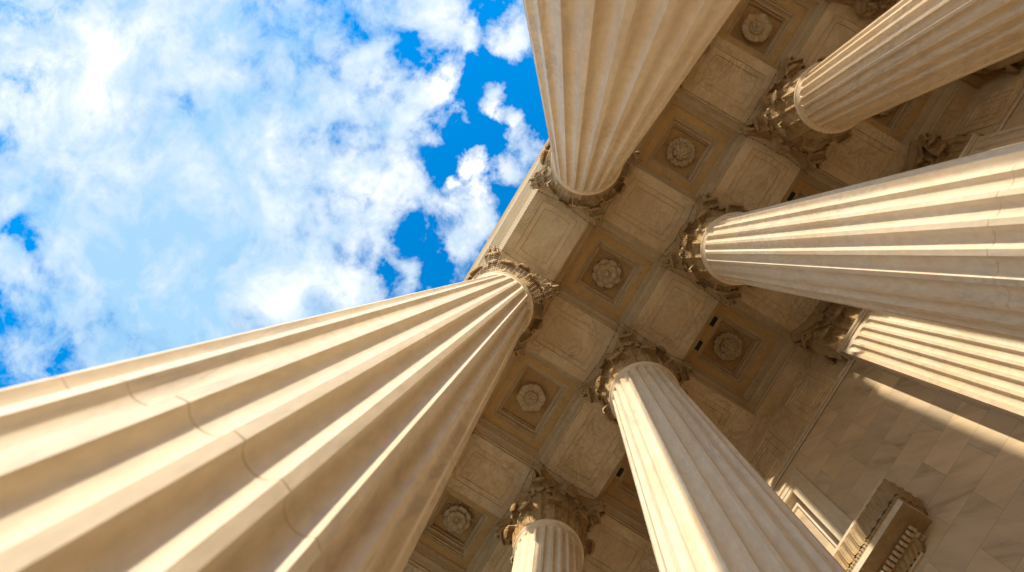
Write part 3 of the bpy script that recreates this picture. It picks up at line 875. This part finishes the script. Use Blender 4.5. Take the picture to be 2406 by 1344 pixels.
# ------------------------------------------------------------------ camera
R3 = ((0.5160339,0.85512255,0.04974366),(-0.85545989,0.51744966,-0.02083821),(-0.04355906,-0.03180049,0.99854461))
X, Yd, Zf = Vector(R3[0]), Vector(R3[1]), Vector(R3[2])
cd = bpy.data.cameras.new('camera'); cam = bpy.data.objects.new('camera', cd); col.objects.link(cam)
Mx = Matrix.Identity(4)
for i in range(3): Mx[i][0], Mx[i][1], Mx[i][2] = X[i], -Yd[i], -Zf[i]
Mx.translation = Vector((.47625*S, .17936*S, EYE)); cam.matrix_world = Mx
cd.sensor_width = 36; cd.lens = 1450.0/2406*36; cd.shift_x = -55.65/2406; cd.shift_y = -47.0/2406
cd.clip_start = .05; cd.clip_end = 5000
cd.dof.use_dof = True; cd.dof.focus_distance = 14.5; cd.dof.aperture_fstop = 1.7
sc.camera = cam

# ------------------------------------------------------------------ sun and sky
sd = bpy.data.lights.new('sun', 'SUN'); so = bpy.data.objects.new('sun', sd); col.objects.link(so)
D = Vector((math.sin(SUN_AZ)*math.cos(SUN_EL), -math.cos(SUN_AZ)*math.cos(SUN_EL), math.sin(SUN_EL)))
so.rotation_euler = D.to_track_quat('Z','Y').to_euler()
sd.energy = 2.75; sd.angle = math.radians(1.1); sd.color = (1.0,.90,.76)

w = bpy.data.worlds.new('World'); sc.world = w; w.use_nodes = True
nt = w.node_tree; nt.nodes.clear()
out = nt.nodes.new('ShaderNodeOutputWorld')
sky = N(nt, 'ShaderNodeTexSky'); sky.sky_type = 'NISHITA'; sky.sun_disc = False
sky.sun_elevation = SUN_EL; sky.sun_rotation = math.atan2(D.x, D.y); sky.ozone_density = 3.0; sky.dust_density = .3
hs = N(nt, 'ShaderNodeHueSaturation', i_Saturation=1.45, i_Value=1.9); L(nt, sky.outputs[0], hs.inputs['Color'])
bg = N(nt, 'ShaderNodeBackground', i_Strength=.15); L(nt, hs.outputs[0], bg.inputs[0])
tc = N(nt, 'ShaderNodeTexCoord'); sp = N(nt, 'ShaderNodeSeparateXYZ'); L(nt, tc.outputs['Generated'], sp.inputs[0])
mz = N(nt, 'ShaderNodeMath', operation='MAXIMUM', i_1=.06); L(nt, sp.outputs[2], mz.inputs[0])
def mth(op, a, b=None, c=None, clamp=False):
    m = nt.nodes.new('ShaderNodeMath'); m.operation = op; m.use_clamp = clamp
    for k, x in enumerate((a, b, c)):
        if x is None: continue
        if isinstance(x, (int, float)): m.inputs[k].default_value = x
        else: L(nt, x, m.inputs[k])
    return m.outputs[0]
px, py = mth('DIVIDE', sp.outputs[0], mz.outputs[0]), mth('DIVIDE', sp.outputs[1], mz.outputs[0])
cb = N(nt, 'ShaderNodeCombineXYZ'); L(nt, px, cb.inputs[0]); L(nt, py, cb.inputs[1]); P2 = cb.outputs[0]
def fbm(scale, detail, rough, dist=0.0, off=(0,0,0)):
    mp = N(nt, 'ShaderNodeMapping'); mp.inputs['Location'].default_value = off; L(nt, P2, mp.inputs[0])
    n = N(nt, 'ShaderNodeTexNoise', i_Scale=scale, i_Detail=detail, i_Roughness=rough, i_Distortion=dist); L(nt, mp.outputs[0], n.inputs['Vector']); return n.outputs[0]
# cloud positions on the sky sheet (direction divided by its height)
def sheet_dir(x, y):
    d = X*((x-1203-55.65)/1450)+Yd*((y-672+47.0)/1450)+Zf
    return (d.x/d.z, d.y/d.z)
CLOUDS = [  # x, y in the plate, radius, weight
 (250,250,950,.58),(480,720,650,.55),(620,330,420,.12),(1130,330,340,-.20),(1010,110,170,-.26),(1010,370,80,-.3),(1130,150,50,-.4),(760,700,70,-.4),(960,560,90,-.4),(900,640,70,-.35),(1040,640,60,-.3),(820,330,120,-.2),(940,290,55,.45),(1020,335,60,.5),(1065,430,40,.5),(870,300,60,.3),(1000,560,200,-.12),(55,550,100,-.75),(20,340,60,-.4),(440,250,80,-.3),(560,480,60,-.2),(1250,250,260,-.15),(950,230,200,-.1),(760,240,220,.15),
 (985,215,125,.85),(1060,180,90,.45),(885,145,75,.7),(1105,80,52,.85),(1195,100,90,.7),(1165,235,75,.8),(1205,290,45,.6),(1240,360,95,.75),(1110,380,58,.75),(1180,405,60,.5),
 (1100,490,120,.65),(930,440,190,.55),(690,680,160,.35),(820,680,110,.45),(1010,15,150,.8),(1095,600,90,.65),(950,640,90,.4),(230,560,170,.3),(20,600,70,.7),(400,60,300,.2),(960,330,90,.3),(840,250,120,.3),(1150,540,60,.4)]
SHADES = [(300,560,560,-.34),(620,120,330,-.22),(120,160,360,.30),(330,330,200,.15),(1130,230,330,.55),(880,450,330,.15),(660,690,120,.3),(430,880,380,-.2),(1000,560,260,.25)]
warp = N(nt, 'ShaderNodeTexNoise', i_Scale=9.0, i_Detail=5.0, i_Roughness=.6); L(nt, P2, warp.inputs['Vector'])
wv = N(nt, 'ShaderNodeVectorMath', operation='SUBTRACT'); L(nt, warp.outputs['Color'], wv.inputs[0]); wv.inputs[1].default_value = (.5,.5,.5)
ws = N(nt, 'ShaderNodeVectorMath', operation='SCALE'); ws.inputs['Scale'].default_value = .10; L(nt, wv.outputs[0], ws.inputs[0])
wa = N(nt, 'ShaderNodeVectorMath', operation='ADD'); L(nt, P2, wa.inputs[0]); L(nt, ws.outputs[0], wa.inputs[1])
def bumps(lst):
  bias = None
  for (x, y, r, wgt) in lst:
    q = sheet_dir(x, y)
    dn = N(nt, 'ShaderNodeVectorMath', operation='DISTANCE'); L(nt, wa.outputs[0], dn.inputs[0]); dn.inputs[1].default_value = (q[0], q[1], 0)
    mr = N(nt, 'ShaderNodeMapRange', interpolation_type='SMOOTHSTEP'); L(nt, dn.outputs['Value'], mr.inputs[0])
    mr.inputs[1].default_value = 0; mr.inputs[2].default_value = r/1450; mr.inputs[3].default_value = wgt; mr.inputs[4].default_value = 0
    bias = mr.outputs[0] if bias is None else mth('ADD', bias, mr.outputs[0])
  return bias
bias = bumps(CLOUDS)
f1 = fbm(13.0, 9.0, .60, .25, (1.3,.2,0)); f2 = fbm(2.2, 4.0, .55, .2, (4.1,2.2,0)); f3 = fbm(42.0, 6.0, .62, .3)
dens = mth('ADD', mth('MULTIPLY', mth('SUBTRACT', f1, .5), 1.9), mth('MULTIPLY', mth('SUBTRACT', f2, .5), .5))
dens = mth('ADD', dens, mth('MULTIPLY', mth('SUBTRACT', f3, .5), .45))
dens = mth('ADD', dens, bias) if bias is not None else dens
thick = ramp(nt, dens, [(.0,0.0),(.16,.36),(.40,.78),(.75,1.0)])
shade = mth('ADD', mth('ADD', .29, mth('MULTIPLY', mth('SUBTRACT', fbm(9.0, 9.0, .62, .3, (7,3,0)), .5), 2.0)), mth('ADD', bumps(SHADES), mth('MULTIPLY', mth('MINIMUM', dens, 1.0), .15)))
ccol = ramp(nt, shade, [(.0,(.20,.34,.47)),(.28,(.29,.385,.475)),(.55,(.39,.45,.50)),(.82,(.54,.55,.56)),(1.0,(1.0,1.0,1.0))])
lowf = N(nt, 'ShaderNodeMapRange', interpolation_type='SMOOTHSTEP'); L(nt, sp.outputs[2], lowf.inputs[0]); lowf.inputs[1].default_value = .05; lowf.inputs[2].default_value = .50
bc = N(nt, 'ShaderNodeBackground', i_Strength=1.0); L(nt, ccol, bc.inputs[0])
bh = N(nt, 'ShaderNodeBackground', i_Strength=.78); bh.inputs[0].default_value = (1.0,.86,.66,1)      # warm haze added round the unseen horizon as fill light
mxs = N(nt, 'ShaderNodeMixShader'); L(nt, thick, mxs.inputs[0]); L(nt, bg.outputs[0], mxs.inputs[1]); L(nt, bc.outputs[0], mxs.inputs[2])
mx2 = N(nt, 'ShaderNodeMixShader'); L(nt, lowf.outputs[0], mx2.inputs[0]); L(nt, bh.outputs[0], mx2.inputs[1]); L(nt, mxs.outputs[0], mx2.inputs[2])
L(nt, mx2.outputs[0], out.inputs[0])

# ------------------------------------------------------------------ render settings
sc.render.engine = 'CYCLES'
sc.cycles.max_bounces = 8; sc.cycles.diffuse_bounces = 6
sc.view_settings.view_transform = 'Standard'; sc.view_settings.look = 'None'
sc.view_settings.exposure = 1.08; sc.view_settings.gamma = 1.0
